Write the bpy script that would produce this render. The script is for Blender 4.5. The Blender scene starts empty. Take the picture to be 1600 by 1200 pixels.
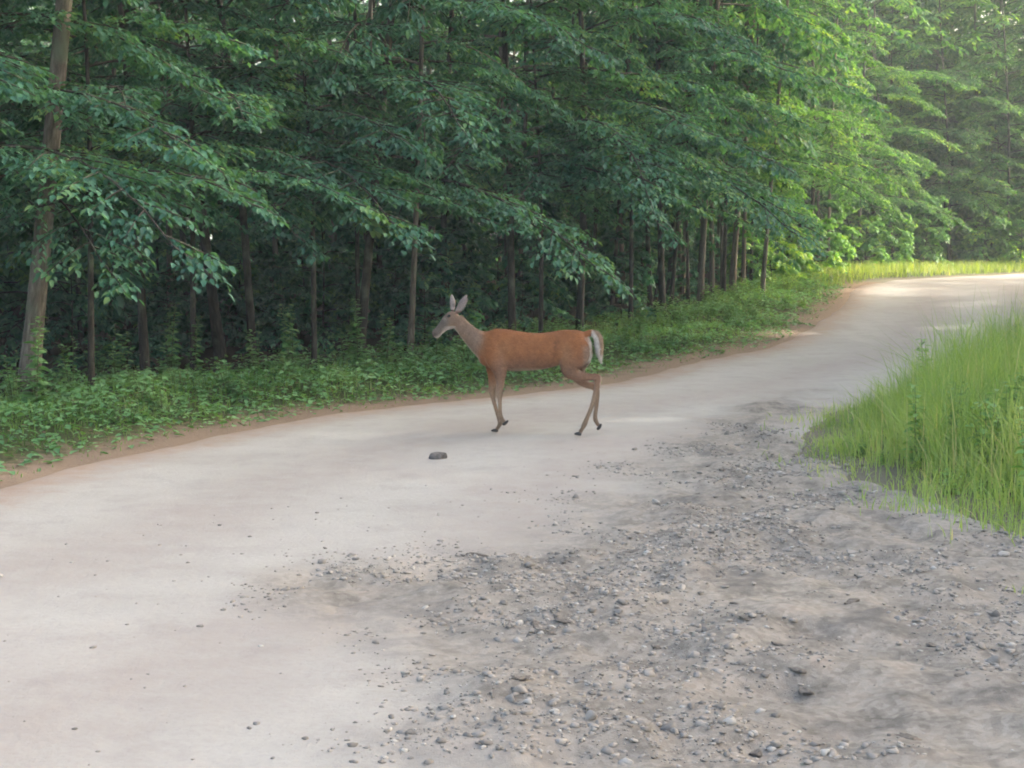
import bpy, math
import numpy as np
from mathutils import Vector, Matrix

# ------------------------------------------------------------------ camera, sky, sun, exposure
scene = bpy.context.scene
COL = scene.collection
F_PX, CAM_H, PITCH = 2200.0, 1.5, math.atan(203 / 2200.0)
cam_data = bpy.data.cameras.new('camera')
cam = bpy.data.objects.new('camera', cam_data)
COL.objects.link(cam)
cam.location = (0, 0, CAM_H)
cam.rotation_euler = (math.pi / 2 - PITCH, 0, 0)
cam_data.sensor_width = 36
cam_data.lens = 36 * F_PX / 1600
cam_data.clip_end = 2000
cam_data.clip_start = 0.05
scene.camera = cam

SUN_AZ, SUN_EL = math.radians(75), math.radians(19)      # azimuth from +Y towards +X
world = bpy.data.worlds.new('World')
scene.world = world
world.use_nodes = True
wn = world.node_tree
wn.nodes.clear()
sky = wn.nodes.new('ShaderNodeTexSky')
sky.sky_type = 'NISHITA'
sky.sun_disc = False
sky.sun_elevation = SUN_EL
sky.sun_rotation = SUN_AZ
sky.air_density = 1.0
sky.dust_density = 9.0
sky.ozone_density = 0.0
bg = wn.nodes.new('ShaderNodeBackground')
bg.inputs['Strength'].default_value = 0.15
wo = wn.nodes.new('ShaderNodeOutputWorld')
wn.links.new(sky.outputs[0], bg.inputs[0])
wn.links.new(bg.outputs[0], wo.inputs[0])

sun_data = bpy.data.lights.new('sun', 'SUN')
sun_data.energy = 2.3
sun_data.angle = math.radians(0.5)
sun_data.color = (1.0, 0.93, 0.8)
sun = bpy.data.objects.new('sun', sun_data)
COL.objects.link(sun)
SUN_DIR = Vector((math.sin(SUN_AZ) * math.cos(SUN_EL), math.cos(SUN_AZ) * math.cos(SUN_EL), math.sin(SUN_EL)))
sun.rotation_euler = (-SUN_DIR).to_track_quat('-Z', 'Y').to_euler()
sun.location = (30, 20, 40)

scene.view_settings.view_transform = 'Standard'
scene.view_settings.look = 'None'
scene.view_settings.gamma = 1.0
scene.view_settings.exposure = 2.5
scene.cycles.max_bounces = 6
scene.cycles.diffuse_bounces = 3
scene.cycles.use_adaptive_sampling = True
scene.cycles.adaptive_threshold = 0.03
scene.cycles.glossy_bounces = 2
scene.cycles.transmission_bounces = 4
scene.cycles.sample_clamp_indirect = 6.0
scene.cycles.filter_width = 1.9

# ------------------------------------------------------------------ helpers
def tag(o, label=None, cat=None, group=None, kind=None):
    if label: o['label'] = label
    if cat: o['category'] = cat
    if group: o['group'] = group
    if kind: o['kind'] = kind
    return o

def mesh_np(name, verts, faces, attrs=None, smooth=False):
    """one mesh from numpy arrays; faces is (N,k) or a list of such arrays"""
    if not isinstance(faces, (list, tuple)): faces = [faces]
    faces = [np.asarray(f, dtype=np.int32) for f in faces if len(f)]
    me = bpy.data.meshes.new(name)
    verts = np.asarray(verts, dtype=np.float32)
    me.vertices.add(len(verts))
    me.vertices.foreach_set('co', verts.ravel())
    tot = np.concatenate([np.full(len(f), f.shape[1], np.int32) for f in faces])
    loops = np.concatenate([f.ravel() for f in faces])
    start = np.concatenate([[0], np.cumsum(tot)[:-1]]).astype(np.int32)
    me.loops.add(len(loops))
    me.loops.foreach_set('vertex_index', loops)
    me.polygons.add(len(tot))
    me.polygons.foreach_set('loop_start', start)
    me.polygons.foreach_set('loop_total', tot)
    me.update(calc_edges=True)
    if smooth:
        me.polygons.foreach_set('use_smooth', np.ones(len(tot), dtype=bool))
    for k, v in (attrs or {}).items():
        v = np.asarray(v, dtype=np.float32)
        if v.ndim == 1:
            a = me.attributes.new(k, 'FLOAT', 'POINT'); a.data.foreach_set('value', v)
        else:
            a = me.attributes.new(k, 'FLOAT_COLOR', 'POINT'); a.data.foreach_set('color', v.ravel())
    me.validate()
    return me

def link(name, me, mat=None, parent=None):
    o = bpy.data.objects.new(name, me)
    COL.objects.link(o)
    if mat and me is not None and not me.materials: me.materials.append(mat)
    if parent is not None: o.parent = parent
    return o

def empty(name, loc=(0, 0, 0), rz=0.0):
    o = bpy.data.objects.new(name, None)
    COL.objects.link(o)
    o.location = loc
    o.rotation_euler = (0, 0, rz)
    o.empty_display_size = 0.3
    return o

def copy_tree(o, parent=None):
    c = o.copy(); COL.objects.link(c)
    if parent is not None: c.parent = parent
    for ch in list(o.children): copy_tree(ch, c)
    return c

# value noise, vectorised
def _h(ix, iy, s):
    n = (ix.astype(np.int64) * 374761393 + iy.astype(np.int64) * 668265263 + s * 1274126177) & 0xffffffff
    n = ((n ^ (n >> 13)) * 1274126177) & 0xffffffff
    return ((n ^ (n >> 16)) & 0xffff) / 65535.0
def vnoise(x, y, s=0):
    x = np.asarray(x, float); y = np.asarray(y, float)
    ix, iy = np.floor(x), np.floor(y)
    fx, fy = x - ix, y - iy
    fx, fy = fx * fx * (3 - 2 * fx), fy * fy * (3 - 2 * fy)
    a, b = _h(ix, iy, s), _h(ix + 1, iy, s)
    c, d = _h(ix, iy + 1, s), _h(ix + 1, iy + 1, s)
    return (a * (1 - fx) + b * fx) * (1 - fy) + (c * (1 - fx) + d * fx) * fy * 1.0
def fbm(x, y, s=0, o=4):
    v = 0; a = 0.5
    for k in range(o):
        v = v + a * (vnoise(x * 2 ** k, y * 2 ** k, s + k * 17) - 0.5); a *= 0.5
    return v
def sstep(a, b, x):
    t = np.clip((x - a) / (b - a), 0, 1)
    return t * t * (3 - 2 * t)

def H(x, y):
    """lie of the land"""
    x = np.asarray(x, float); y = np.asarray(y, float)
    return 0.9 * sstep(15, 36, y) + 0.05 * fbm(x * 0.25, y * 0.25, 3, 3)

def pix(px, py):
    """photo pixel -> point where its ray meets the ground"""
    d = Vector(((px - 800) / F_PX, -(py - 600) / F_PX, -1.0))
    d = cam.rotation_euler.to_matrix() @ d
    t = 1.0
    while t < 200:
        p = Vector((0, 0, CAM_H)) + d * t
        if p.z <= float(H(p.x, p.y)): break
        t += 0.02 + t * 0.001
    return (p.x, p.y)

def poly_sd(P, x, y):
    """signed distance to a polygon, positive inside"""
    P = np.asarray(P, float); n = len(P)
    d2 = np.full(x.shape, 1e18); ins = np.zeros(x.shape, bool)
    for i in range(n):
        a, b = P[i], P[(i + 1) % n]
        ex, ey = b - a
        wx, wy = x - a[0], y - a[1]
        t = np.clip((wx * ex + wy * ey) / (ex * ex + ey * ey + 1e-12), 0, 1)
        d2 = np.minimum(d2, (wx - t * ex) ** 2 + (wy - t * ey) ** 2)
        c = ((a[1] <= y) & (b[1] > y)) | ((b[1] <= y) & (a[1] > y))
        with np.errstate(divide='ignore', invalid='ignore'):
            xi = a[0] + (y - a[1]) / (ey if ey != 0 else 1e-12) * ex
        ins ^= c & (x < xi)
    d = np.sqrt(d2)
    return np.where(ins, d, -d)

def sample(poly, n, rg, fn, margin=0.0):
    P = np.array(poly); lo, hi = P.min(0) - margin, P.max(0) + margin; out = []
    got = 0
    while got < n:
        q = rg.uniform(lo, hi, (n * 2, 2))
        q = q[(poly_sd(poly, q[:, 0], q[:, 1]) > -margin)]
        q = q[rg.uniform(0, 1, len(q)) < fn(q[:, 0], q[:, 1])]
        out.append(q); got += len(q)
    return np.concatenate(out)[:n]

# ------------------------------------------------------------------ materials
def new_mat(name):
    m = bpy.data.materials.new(name); m.use_nodes = True
    nt = m.node_tree; nt.nodes.clear()
    out = nt.nodes.new('ShaderNodeOutputMaterial')
    return m, nt, out
class N:
    def __init__(s, nt): s.nt = nt
    def n(s, t, **kw):
        o = s.nt.nodes.new(t)
        for k, v in kw.items(): setattr(o, k, v)
        return o
    def put(s, node, **kw):
        for k, v in kw.items():
            i = node.inputs[k.replace('_', ' ')]
            if hasattr(v, 'is_output'): s.nt.links.new(v, i)
            else: i.default_value = v
        return node
    def mix(s, f, a, b, mode='MIX'):
        o = s.n('ShaderNodeMix', data_type='RGBA', blend_type=mode)
        for i, v in ((0, f), (6, a), (7, b)):
            if hasattr(v, 'is_output'): s.nt.links.new(v, o.inputs[i])
            else: o.inputs[i].default_value = (*v, 1) if isinstance(v, tuple) and len(v) == 3 else v
        return o.outputs[2]
    def math(s, op, a, b=0.0, clamp=False):
        o = s.n('ShaderNodeMath', operation=op, use_clamp=clamp)
        for i, v in ((0, a), (1, b)):
            if hasattr(v, 'is_output'): s.nt.links.new(v, o.inputs[i])
            else: o.inputs[i].default_value = v
        return o.outputs[0]
    def ramp(s, f, stops):
        o = s.n('ShaderNodeValToRGB')
        el = o.color_ramp.elements
        while len(el) < len(stops): el.new(0.5)
        for e, (p, c) in zip(el, stops):
            e.position = p; e.color = (*c, 1) if len(c) == 3 else c
        s.nt.links.new(f, o.inputs[0])
        return o.outputs[0]
    def noise(s, scale, detail=4.0, rough=0.55, vec=None):
        o = s.n('ShaderNodeTexNoise')
        o.inputs['Scale'].default_value = scale
        o.inputs['Detail'].default_value = detail
        o.inputs['Roughness'].default_value = rough
        if vec is not None: s.nt.links.new(vec, o.inputs['Vector'])
        return o.outputs[0]
    def attr(s, name, out='Fac'):
        return s.n('ShaderNodeAttribute', attribute_name=name).outputs[out]
    def pos(s): return s.n('ShaderNodeNewGeometry').outputs['Position']
    def bump(s, h, strength, dist):
        o = s.n('ShaderNodeBump'); o.inputs['Strength'].default_value = strength
        o.inputs['Distance'].default_value = dist
        s.nt.links.new(h, o.inputs['Height']); return o.outputs[0]

def leaf_material(name, stops, trans=0.35, rough=0.5, tint=True, tcol=(1.6, 1.5, 0.45), spec=0.3):
    m, nt, out = new_mat(name); g = N(nt)
    r = g.attr('rnd')
    big = g.noise(0.9, 2.0, 0.5, g.pos())
    f = g.math('ADD', g.math('MULTIPLY', r, 0.55), g.math('MULTIPLY', g.math('SUBTRACT', big, 0.38), 1.9), True)
    c = g.ramp(f, stops)
    if tint:
        oi = g.n('ShaderNodeObjectInfo')
        c = g.mix(1.0, c, oi.outputs['Color'], 'MULTIPLY')
    p = g.n('ShaderNodeBsdfPrincipled')
    g.put(p, Base_Color=c, Roughness=rough)
    p.inputs['Specular IOR Level'].default_value = spec
    t = g.n('ShaderNodeBsdfTranslucent')
    nt.links.new(g.mix(1.0, c, (*tcol, 1), 'MULTIPLY'), t.inputs['Color'])
    ms = g.n('ShaderNodeMixShader'); ms.inputs[0].default_value = trans
    nt.links.new(p.outputs[0], ms.inputs[1]); nt.links.new(t.outputs[0], ms.inputs[2])
    nt.links.new(ms.outputs[0], out.inputs[0])
    return m

M_LEAF = leaf_material('maple_leaf', [(0.0, (0.035, 0.105, 0.085)), (0.42, (0.06, 0.175, 0.13)), (0.78, (0.10, 0.25, 0.16)), (1.0, (0.19, 0.34, 0.14))])
M_WEED = leaf_material('weed_leaf', [(0.0, (0.09, 0.20, 0.085)), (0.5, (0.16, 0.32, 0.13)), (1.0, (0.26, 0.42, 0.18))], 0.3)
M_GRASS = leaf_material('grass_blade', [(0.0, (0.11, 0.19, 0.06)), (0.5, (0.18, 0.27, 0.085)), (0.85, (0.25, 0.33, 0.11)), (1.0, (0.36, 0.34, 0.18))], 0.35, 0.5)
M_LITTER = leaf_material('dead_leaf', [(0.0, (0.14, 0.09, 0.06)), (0.5, (0.22, 0.15, 0.10)), (1.0, (0.33, 0.25, 0.17))], 0.1, 0.7, tcol=(1, 0.9, 0.8))

def bark_material(name, c1, c2, c3):
    m, nt, out = new_mat(name); g = N(nt)
    tc = g.n('ShaderNodeTexCoord').outputs['Object']
    mp = g.n('ShaderNodeMapping'); mp.inputs['Scale'].default_value = (1, 1, 0.18)
    nt.links.new(tc, mp.inputs[0])
    n1 = g.noise(34, 6, 0.65, mp.outputs[0])
    n2 = g.noise(2.6, 4, 0.6, tc)
    c = g.ramp(n1, [(0.32, c1), (0.52, c2), (0.7, c3)])
    c = g.mix(g.ramp(n2, [(0.5, (0, 0, 0)), (0.66, (1, 1, 1))]), c, (0.13, 0.15, 0.11))
    p = g.n('ShaderNodeBsdfPrincipled')
    g.put(p, Base_Color=c, Roughness=0.9, Normal=g.bump(n1, 0.7, 0.012))
    p.inputs['Specular IOR Level'].default_value = 0.2
    nt.links.new(p.outputs[0], out.inputs[0])
    return m
M_BARK = bark_material('grey_brown_bark', (0.022, 0.020, 0.018), (0.05, 0.045, 0.040), (0.10, 0.092, 0.082))
M_PALE = bark_material('pale_bark', (0.07, 0.06, 0.052), (0.15, 0.13, 0.112), (0.26, 0.24, 0.21))

# road
def road_material():
    m, nt, out = new_mat('sandy_gravel'); g = N(nt)
    P = g.pos()
    edge, rub = g.attr('edge'), g.attr('rubble')
    a = g.noise(0.7, 4, 0.6, P); b = g.noise(5.5, 5, 0.65, P); c_ = g.noise(38, 5, 0.7, P); d = g.noise(150, 3, 0.7, P)
    pale = g.ramp(a, [(0.3, (0.375, 0.355, 0.328)), (0.5, (0.425, 0.412, 0.385)), (0.7, (0.39, 0.362, 0.337))])
    pale = g.mix(g.math('MULTIPLY', g.math('SUBTRACT', c_, 0.45, True), 1.6), pale, (0.33, 0.30, 0.285))
    lane = g.attr('lane')                                  # worn pale wheel tracks, browner crown between them
    wv = g.math('SINE', g.math('ADD', g.math('MULTIPLY', lane, 3.6), g.math('MULTIPLY', a, 3.0)))
    pale = g.mix(g.math('MULTIPLY', g.math('MULTIPLY', g.math('ADD', wv, 1.0), b), 0.55, True), pale, (0.33, 0.292, 0.268))
    st = g.noise(3.2, 5, 0.7, P)
    pale = g.mix(g.math('MULTIPLY', g.math('SUBTRACT', st, 0.5, True), 2.2, True), pale, (0.30, 0.275, 0.26))
    vor = g.n('ShaderNodeTexVoronoi'); vor.inputs['Scale'].default_value = 42; nt.links.new(P, vor.inputs['Vector'])
    peb = g.ramp(vor.outputs['Color'], [(0.1, (0.15, 0.14, 0.13)), (0.5, (0.29, 0.275, 0.25)), (0.85, (0.42, 0.40, 0.37))])
    grey = g.ramp(b, [(0.30, (0.105, 0.094, 0.083)), (0.42, (0.185, 0.167, 0.147)), (0.53, (0.275, 0.248, 0.217)), (0.64, (0.325, 0.28, 0.238)), (0.76, (0.26, 0.20, 0.172))])
    grey = g.mix(g.math('MULTIPLY', d, 0.6), grey, peb)
    grey = g.mix(g.math('MULTIPLY', g.math('SUBTRACT', g.noise(2.3, 4, 0.65, P), 0.54, True), 6.0, True), grey, (0.125, 0.118, 0.112))
    col = g.mix(rub, pale, grey)
    red = g.mix(b, (0.30, 0.20, 0.145), (0.36, 0.285, 0.225))
    e = g.math('ADD', edge, g.math('MULTIPLY', g.math('SUBTRACT', b, 0.5), 0.9))
    ef = g.n('ShaderNodeMapRange'); ef.interpolation_type = 'SMOOTHSTEP'
    ef.inputs['From Min'].default_value = 0.75; ef.inputs['From Max'].default_value = 0.0
    nt.links.new(e, ef.inputs['Value'])
    lf = g.n('ShaderNodeMapRange'); lf.inputs['From Min'].default_value = 2.2; lf.inputs['From Max'].default_value = 1.0; nt.links.new(lane, lf.inputs['Value'])
    col = g.mix(g.math('MULTIPLY', g.math('MULTIPLY', ef.outputs[0], lf.outputs[0]), 0.85), col, red)
    p = g.n('ShaderNodeBsdfPrincipled')
    h = g.math('ADD', g.math('MULTIPLY', c_, 0.6), g.math('MULTIPLY', g.math('MULTIPLY', d, rub), 0.5))
    g.put(p, Base_Color=col, Roughness=0.95, Normal=g.bump(h, 0.5, 0.02))
    p.inputs['Specular IOR Level'].default_value = 0.15
    nt.links.new(p.outputs[0], out.inputs[0])
    return m
M_ROAD = road_material()

def ground_material():
    m, nt, out = new_mat('forest_floor'); g = N(nt)
    P = g.pos()
    a = g.noise(1.3, 5, 0.6, P); b = g.noise(30, 5, 0.7, P)
    edge = g.attr('edge')
    dirt = g.ramp(b, [(0.3, (0.03, 0.024, 0.018)), (0.55, (0.06, 0.045, 0.033)), (0.75, (0.10, 0.076, 0.055))])
    green = g.ramp(b, [(0.3, (0.035, 0.06, 0.02)), (0.7, (0.085, 0.13, 0.05))])
    near = g.n('ShaderNodeMapRange'); near.interpolation_type = 'SMOOTHSTEP'
    near.inputs['From Min'].default_value = -3.6; near.inputs['From Max'].default_value = -2.0
    nt.links.new(edge, near.inputs['Value'])
    col = g.mix(g.math('MULTIPLY', near.outputs[0], g.math('ADD', a, 0.3), True), dirt, green)
    red = g.mix(g.math('GREATER_THAN', g.attr('lane'), 2.0), g.mix(b, (0.19, 0.13, 0.09), (0.31, 0.245, 0.19)), g.mix(b, (0.12, 0.115, 0.07), (0.24, 0.22, 0.18)))
    ef = g.n('ShaderNodeMapRange'); ef.interpolation_type = 'SMOOTHSTEP'
    ef.inputs['From Min'].default_value = -0.9; ef.inputs['From Max'].default_value = -0.1
    nt.links.new(g.math('ADD', edge, g.math('ADD', g.math('MULTIPLY', g.math('SUBTRACT', a, 0.5), 1.0), g.math('MULTIPLY', g.math('SUBTRACT', g.noise(7, 4, 0.6, P), 0.5), 1.2))), ef.inputs['Value'])
    col = g.mix(ef.outputs[0], col, red)
    p = g.n('ShaderNodeBsdfPrincipled')
    g.put(p, Base_Color=col, Roughness=0.95, Normal=g.bump(b, 0.6, 0.03))
    p.inputs['Specular IOR Level'].default_value = 0.1
    nt.links.new(p.outputs[0], out.inputs[0])
    return m
M_GROUND = ground_material()

def stone_material():
    m, nt, out = new_mat('grey_stone'); g = N(nt)
    r = g.n('ShaderNodeObjectInfo').outputs['Random']
    rr = g.math('FRACT', g.math('ADD', r, g.attr('rnd')))
    c = g.ramp(rr, [(0.0, (0.15, 0.142, 0.135)), (0.35, (0.25, 0.238, 0.225)), (0.8, (0.34, 0.315, 0.29)), (1.0, (0.50, 0.485, 0.46))])
    n = g.noise(22, 5, 0.65, g.pos())
    c = g.mix(g.math('MULTIPLY', n, 0.5), c, (0.28, 0.255, 0.225))
    p = g.n('ShaderNodeBsdfPrincipled')
    g.put(p, Base_Color=c, Roughness=0.85, Normal=g.bump(n, 0.6, 0.01))
    p.inputs['Specular IOR Level'].default_value = 0.3
    nt.links.new(p.outputs[0], out.inputs[0])
    return m
M_STONE = stone_material()

# ------------------------------------------------------------------ ground and road
left_edge = [(-11, -8), (-7.2, 1.5)] + [pix(*p) for p in ((-140, 800), (0, 752), (240, 694), (480, 648), (700, 624), (940, 598), (1090, 562), (1200, 541), (1268, 508), (1308, 474), (1332, 447))]
far_edge = [pix(1380, 438.5), pix(1480, 432.5), pix(1600, 427)]
fx, fy = far_edge[-1]
far_edge += [(fx + 12, fy + 12.5), (fx + 40, fy + 40)]
right_edge = [(66, 72), (27, 38), (16.0, 31.0), (11, 24.4), (6.8, 18.0), (4.3, 15.2), (3.05, 13.2), (2.5, 11.6), (2.35, 10.4), (2.5, 9.2), (2.75, 8.0), (3.2, 6.7), (5.2, 4.0), (9, -8)]
ROAD = left_edge + far_edge + right_edge
RUBBLE = [pix(*p) for p in ((500, 905), (740, 866), (860, 842), (1000, 770), (1060, 690), (1130, 640), (1240, 610), (1270, 690), (1400, 770), (1640, 870), (1800, 1300), (830, 1300), (790, 1080), (740, 990), (600, 945))]

def edge_dist(x, y):
    return poly_sd(ROAD, x, y) + 0.22 * fbm(x * 1.1, y * 1.1, 5, 3) + 0.12 * fbm(x * 4, y * 4, 9, 2)
def lane_dist(x, y):
    d = np.full(x.shape, 1e9)
    for a, b in zip(left_edge[:-1], left_edge[1:]):
        ex, ey = b[0] - a[0], b[1] - a[1]
        t = np.clip(((x - a[0]) * ex + (y - a[1]) * ey) / (ex * ex + ey * ey), 0, 1)
        d = np.minimum(d, np.hypot(x - a[0] - t * ex, y - a[1] - t * ey))
    return d
def rubble(x, y):
    return sstep(-0.55, 0.45, poly_sd(RUBBLE, x, y) + 1.5 * fbm(x * 1.1, y * 1.1, 21, 5))

def lines(*seg):
    out = []
    for a, b, s in seg: out += list(np.arange(a, b - 1e-6, s))
    return np.array(out + [seg[-1][1]])
def grid(xs, ys):
    X, Y = np.meshgrid(xs, ys)
    nx, ny = len(xs), len(ys)
    i = np.arange(ny - 1)[:, None] * nx + np.arange(nx - 1)[None, :]
    F = np.stack([i, i + 1, i + nx + 1, i + nx], -1).reshape(-1, 4)
    return X.ravel(), Y.ravel(), F

# ground sheet, dips under the road
xs = lines((-400, -60, 20), (-60, -14, 2), (-14, 12, 0.3), (12, 60, 2), (60, 400, 20))
ys = lines((-200, -8, 12), (-8, 24, 0.3), (24, 50, 0.8), (50, 100, 3), (100, 600, 25))
X, Y, Fg = grid(xs, ys)
E = edge_dist(X, Y)
Z = H(X, Y) - 0.12 * sstep(-0.1, 0.9, E) + 0.10 * fbm(X * 0.8, Y * 0.8, 41, 3) * sstep(0.0, -2.0, E) + 0.10 * sstep(-0.3, -1.5, E)
ground = link('ground', mesh_np('ground', np.stack([X, Y, Z], 1), Fg, {'edge': E, 'lane': lane_dist(X, Y)}, True), M_GROUND)
tag(ground, kind='structure')
def ground_z(x, y):
    x = np.asarray(x, float); y = np.asarray(y, float)
    E = edge_dist(x, y)
    g_ = H(x, y) - 0.12 * sstep(-0.1, 0.9, E) + 0.10 * fbm(x * 0.8, y * 0.8, 41, 3) * sstep(0.0, -2.0, E) + 0.10 * sstep(-0.3, -1.5, E)
    return np.maximum(g_, road_z(x, y, E))
def road_z(x, y, E):
    R = rubble(x, y)
    # two shallow worn tracks along the road's curve and lumps where the rubble lies
    z = H(x, y) + 0.012 * fbm(x * 1.2, y * 1.2, 31, 4) + R * (0.13 * fbm(x * 2.1, y * 2.1, 33, 5) + 0.09 * fbm(x * 6, y * 6, 35, 4)) + 0.010 * fbm(x * 7, y * 7, 37, 3)
    return z - 0.16 * sstep(0.22, -0.45, E)

xs = lines((-12, -5, 0.12), (-5, 6, 0.05), (6, 20, 0.25), (20, 66, 1.5))
ys = lines((-8, 3.4, 0.3), (3.4, 9, 0.045), (9, 14, 0.07), (14, 26, 0.16), (26, 52, 0.4), (52, 90, 2))
X, Y, Fr = grid(xs, ys)
E = edge_dist(X, Y)
keep = (E[Fr] > -0.5).any(1)
Fr = Fr[keep]
used = np.unique(Fr)
remap = -np.ones(len(X), np.int64); remap[used] = np.arange(len(used))
X, Y, E, Fr = X[used], Y[used], E[used], remap[Fr]
R = rubble(X, Y)
road = link('road', mesh_np('road', np.stack([X, Y, road_z(X, Y, E)], 1), Fr, {'edge': E, 'rubble': R, 'lane': lane_dist(X, Y)}, True), M_ROAD)
tag(road, kind='structure')

# ------------------------------------------------------------------ foliage
def unit(v): return v / np.maximum(np.linalg.norm(v, axis=-1, keepdims=True), 1e-9)

_half = [(0.10, 0.30), (0.36, 0.50), (0.50, 0.23), (0.78, 0.22)]
MAPLE_V = np.array([(0.40, 0, 0), (0, 0, 0)] + [(a, s, 0.10 * s - 0.16 * a * a) for a, s in _half] + [(1.0, 0, -0.2)] + [(a, -s, 0.10 * s - 0.16 * a * a) for a, s in _half[::-1]])
_k = list(range(1, 11))
MAPLE_F = np.array([(0, _k[i], _k[(i + 1) % 10]) for i in range(10)])
OVAL_V = np.array([(0, 0, 0), (0.30, 0.29, 0.05), (0.70, 0.20, 0.0), (1, 0, -0.14), (0.70, -0.20, 0.0), (0.30, -0.29, 0.05)])
OVAL_F = np.array([(0, 2, 1), (0, 3, 2), (0, 4, 3), (0, 5, 4)])

def leaves(pos, tip, nrm, size, rnd, V=MAPLE_V, Fc=MAPLE_F):
    tip = unit(tip); side = unit(np.cross(nrm, tip)); up = np.cross(tip, side)
    n, k = len(pos), len(V)
    v = pos[:, None] + size[:, None, None] * (V[None, :, 0:1] * tip[:, None] + V[None, :, 1:2] * side[:, None] + V[None, :, 2:3] * up[:, None])
    f = Fc[None] + (np.arange(n) * k)[:, None, None]
    return v.reshape(-1, 3), f.reshape(-1, Fc.shape[1]), np.repeat(rnd, k)

def tube(pts, rad, sides=6):
    pts = np.asarray(pts, float); n = len(pts)
    t = unit(np.gradient(pts, axis=0))
    ref = np.array([0, 0, 1.0]) if abs(t[0, 2]) < 0.8 else np.array([1.0, 0, 0])
    s = unit(np.cross(t, ref)); u = np.cross(s, t)
    a = np.arange(sides) / sides * 2 * np.pi
    v = pts[:, None] + np.asarray(rad)[:, None, None] * (np.cos(a)[None, :, None] * s[:, None] + np.sin(a)[None, :, None] * u[:, None])
    i = np.arange(n - 1)[:, None] * sides + np.arange(sides)[None]
    j = np.arange(n - 1)[:, None] * sides + (np.arange(sides)[None] + 1) % sides
    return v.reshape(-1, 3), np.stack([i, j, j + sides, i + sides], -1).reshape(-1, 4)

def join(parts):
    vs, fs, o = [], [], 0
    for v, f in parts:
        vs.append(v); fs.append(f + o); o += len(v)
    return np.concatenate(vs), np.concatenate(fs)

def rot2(d, a):
    c, s = np.cos(a), np.sin(a)
    return np.stack([d[..., 0] * c - d[..., 1] * s, d[..., 0] * s + d[..., 1] * c, d[..., 2]], -1)

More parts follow.
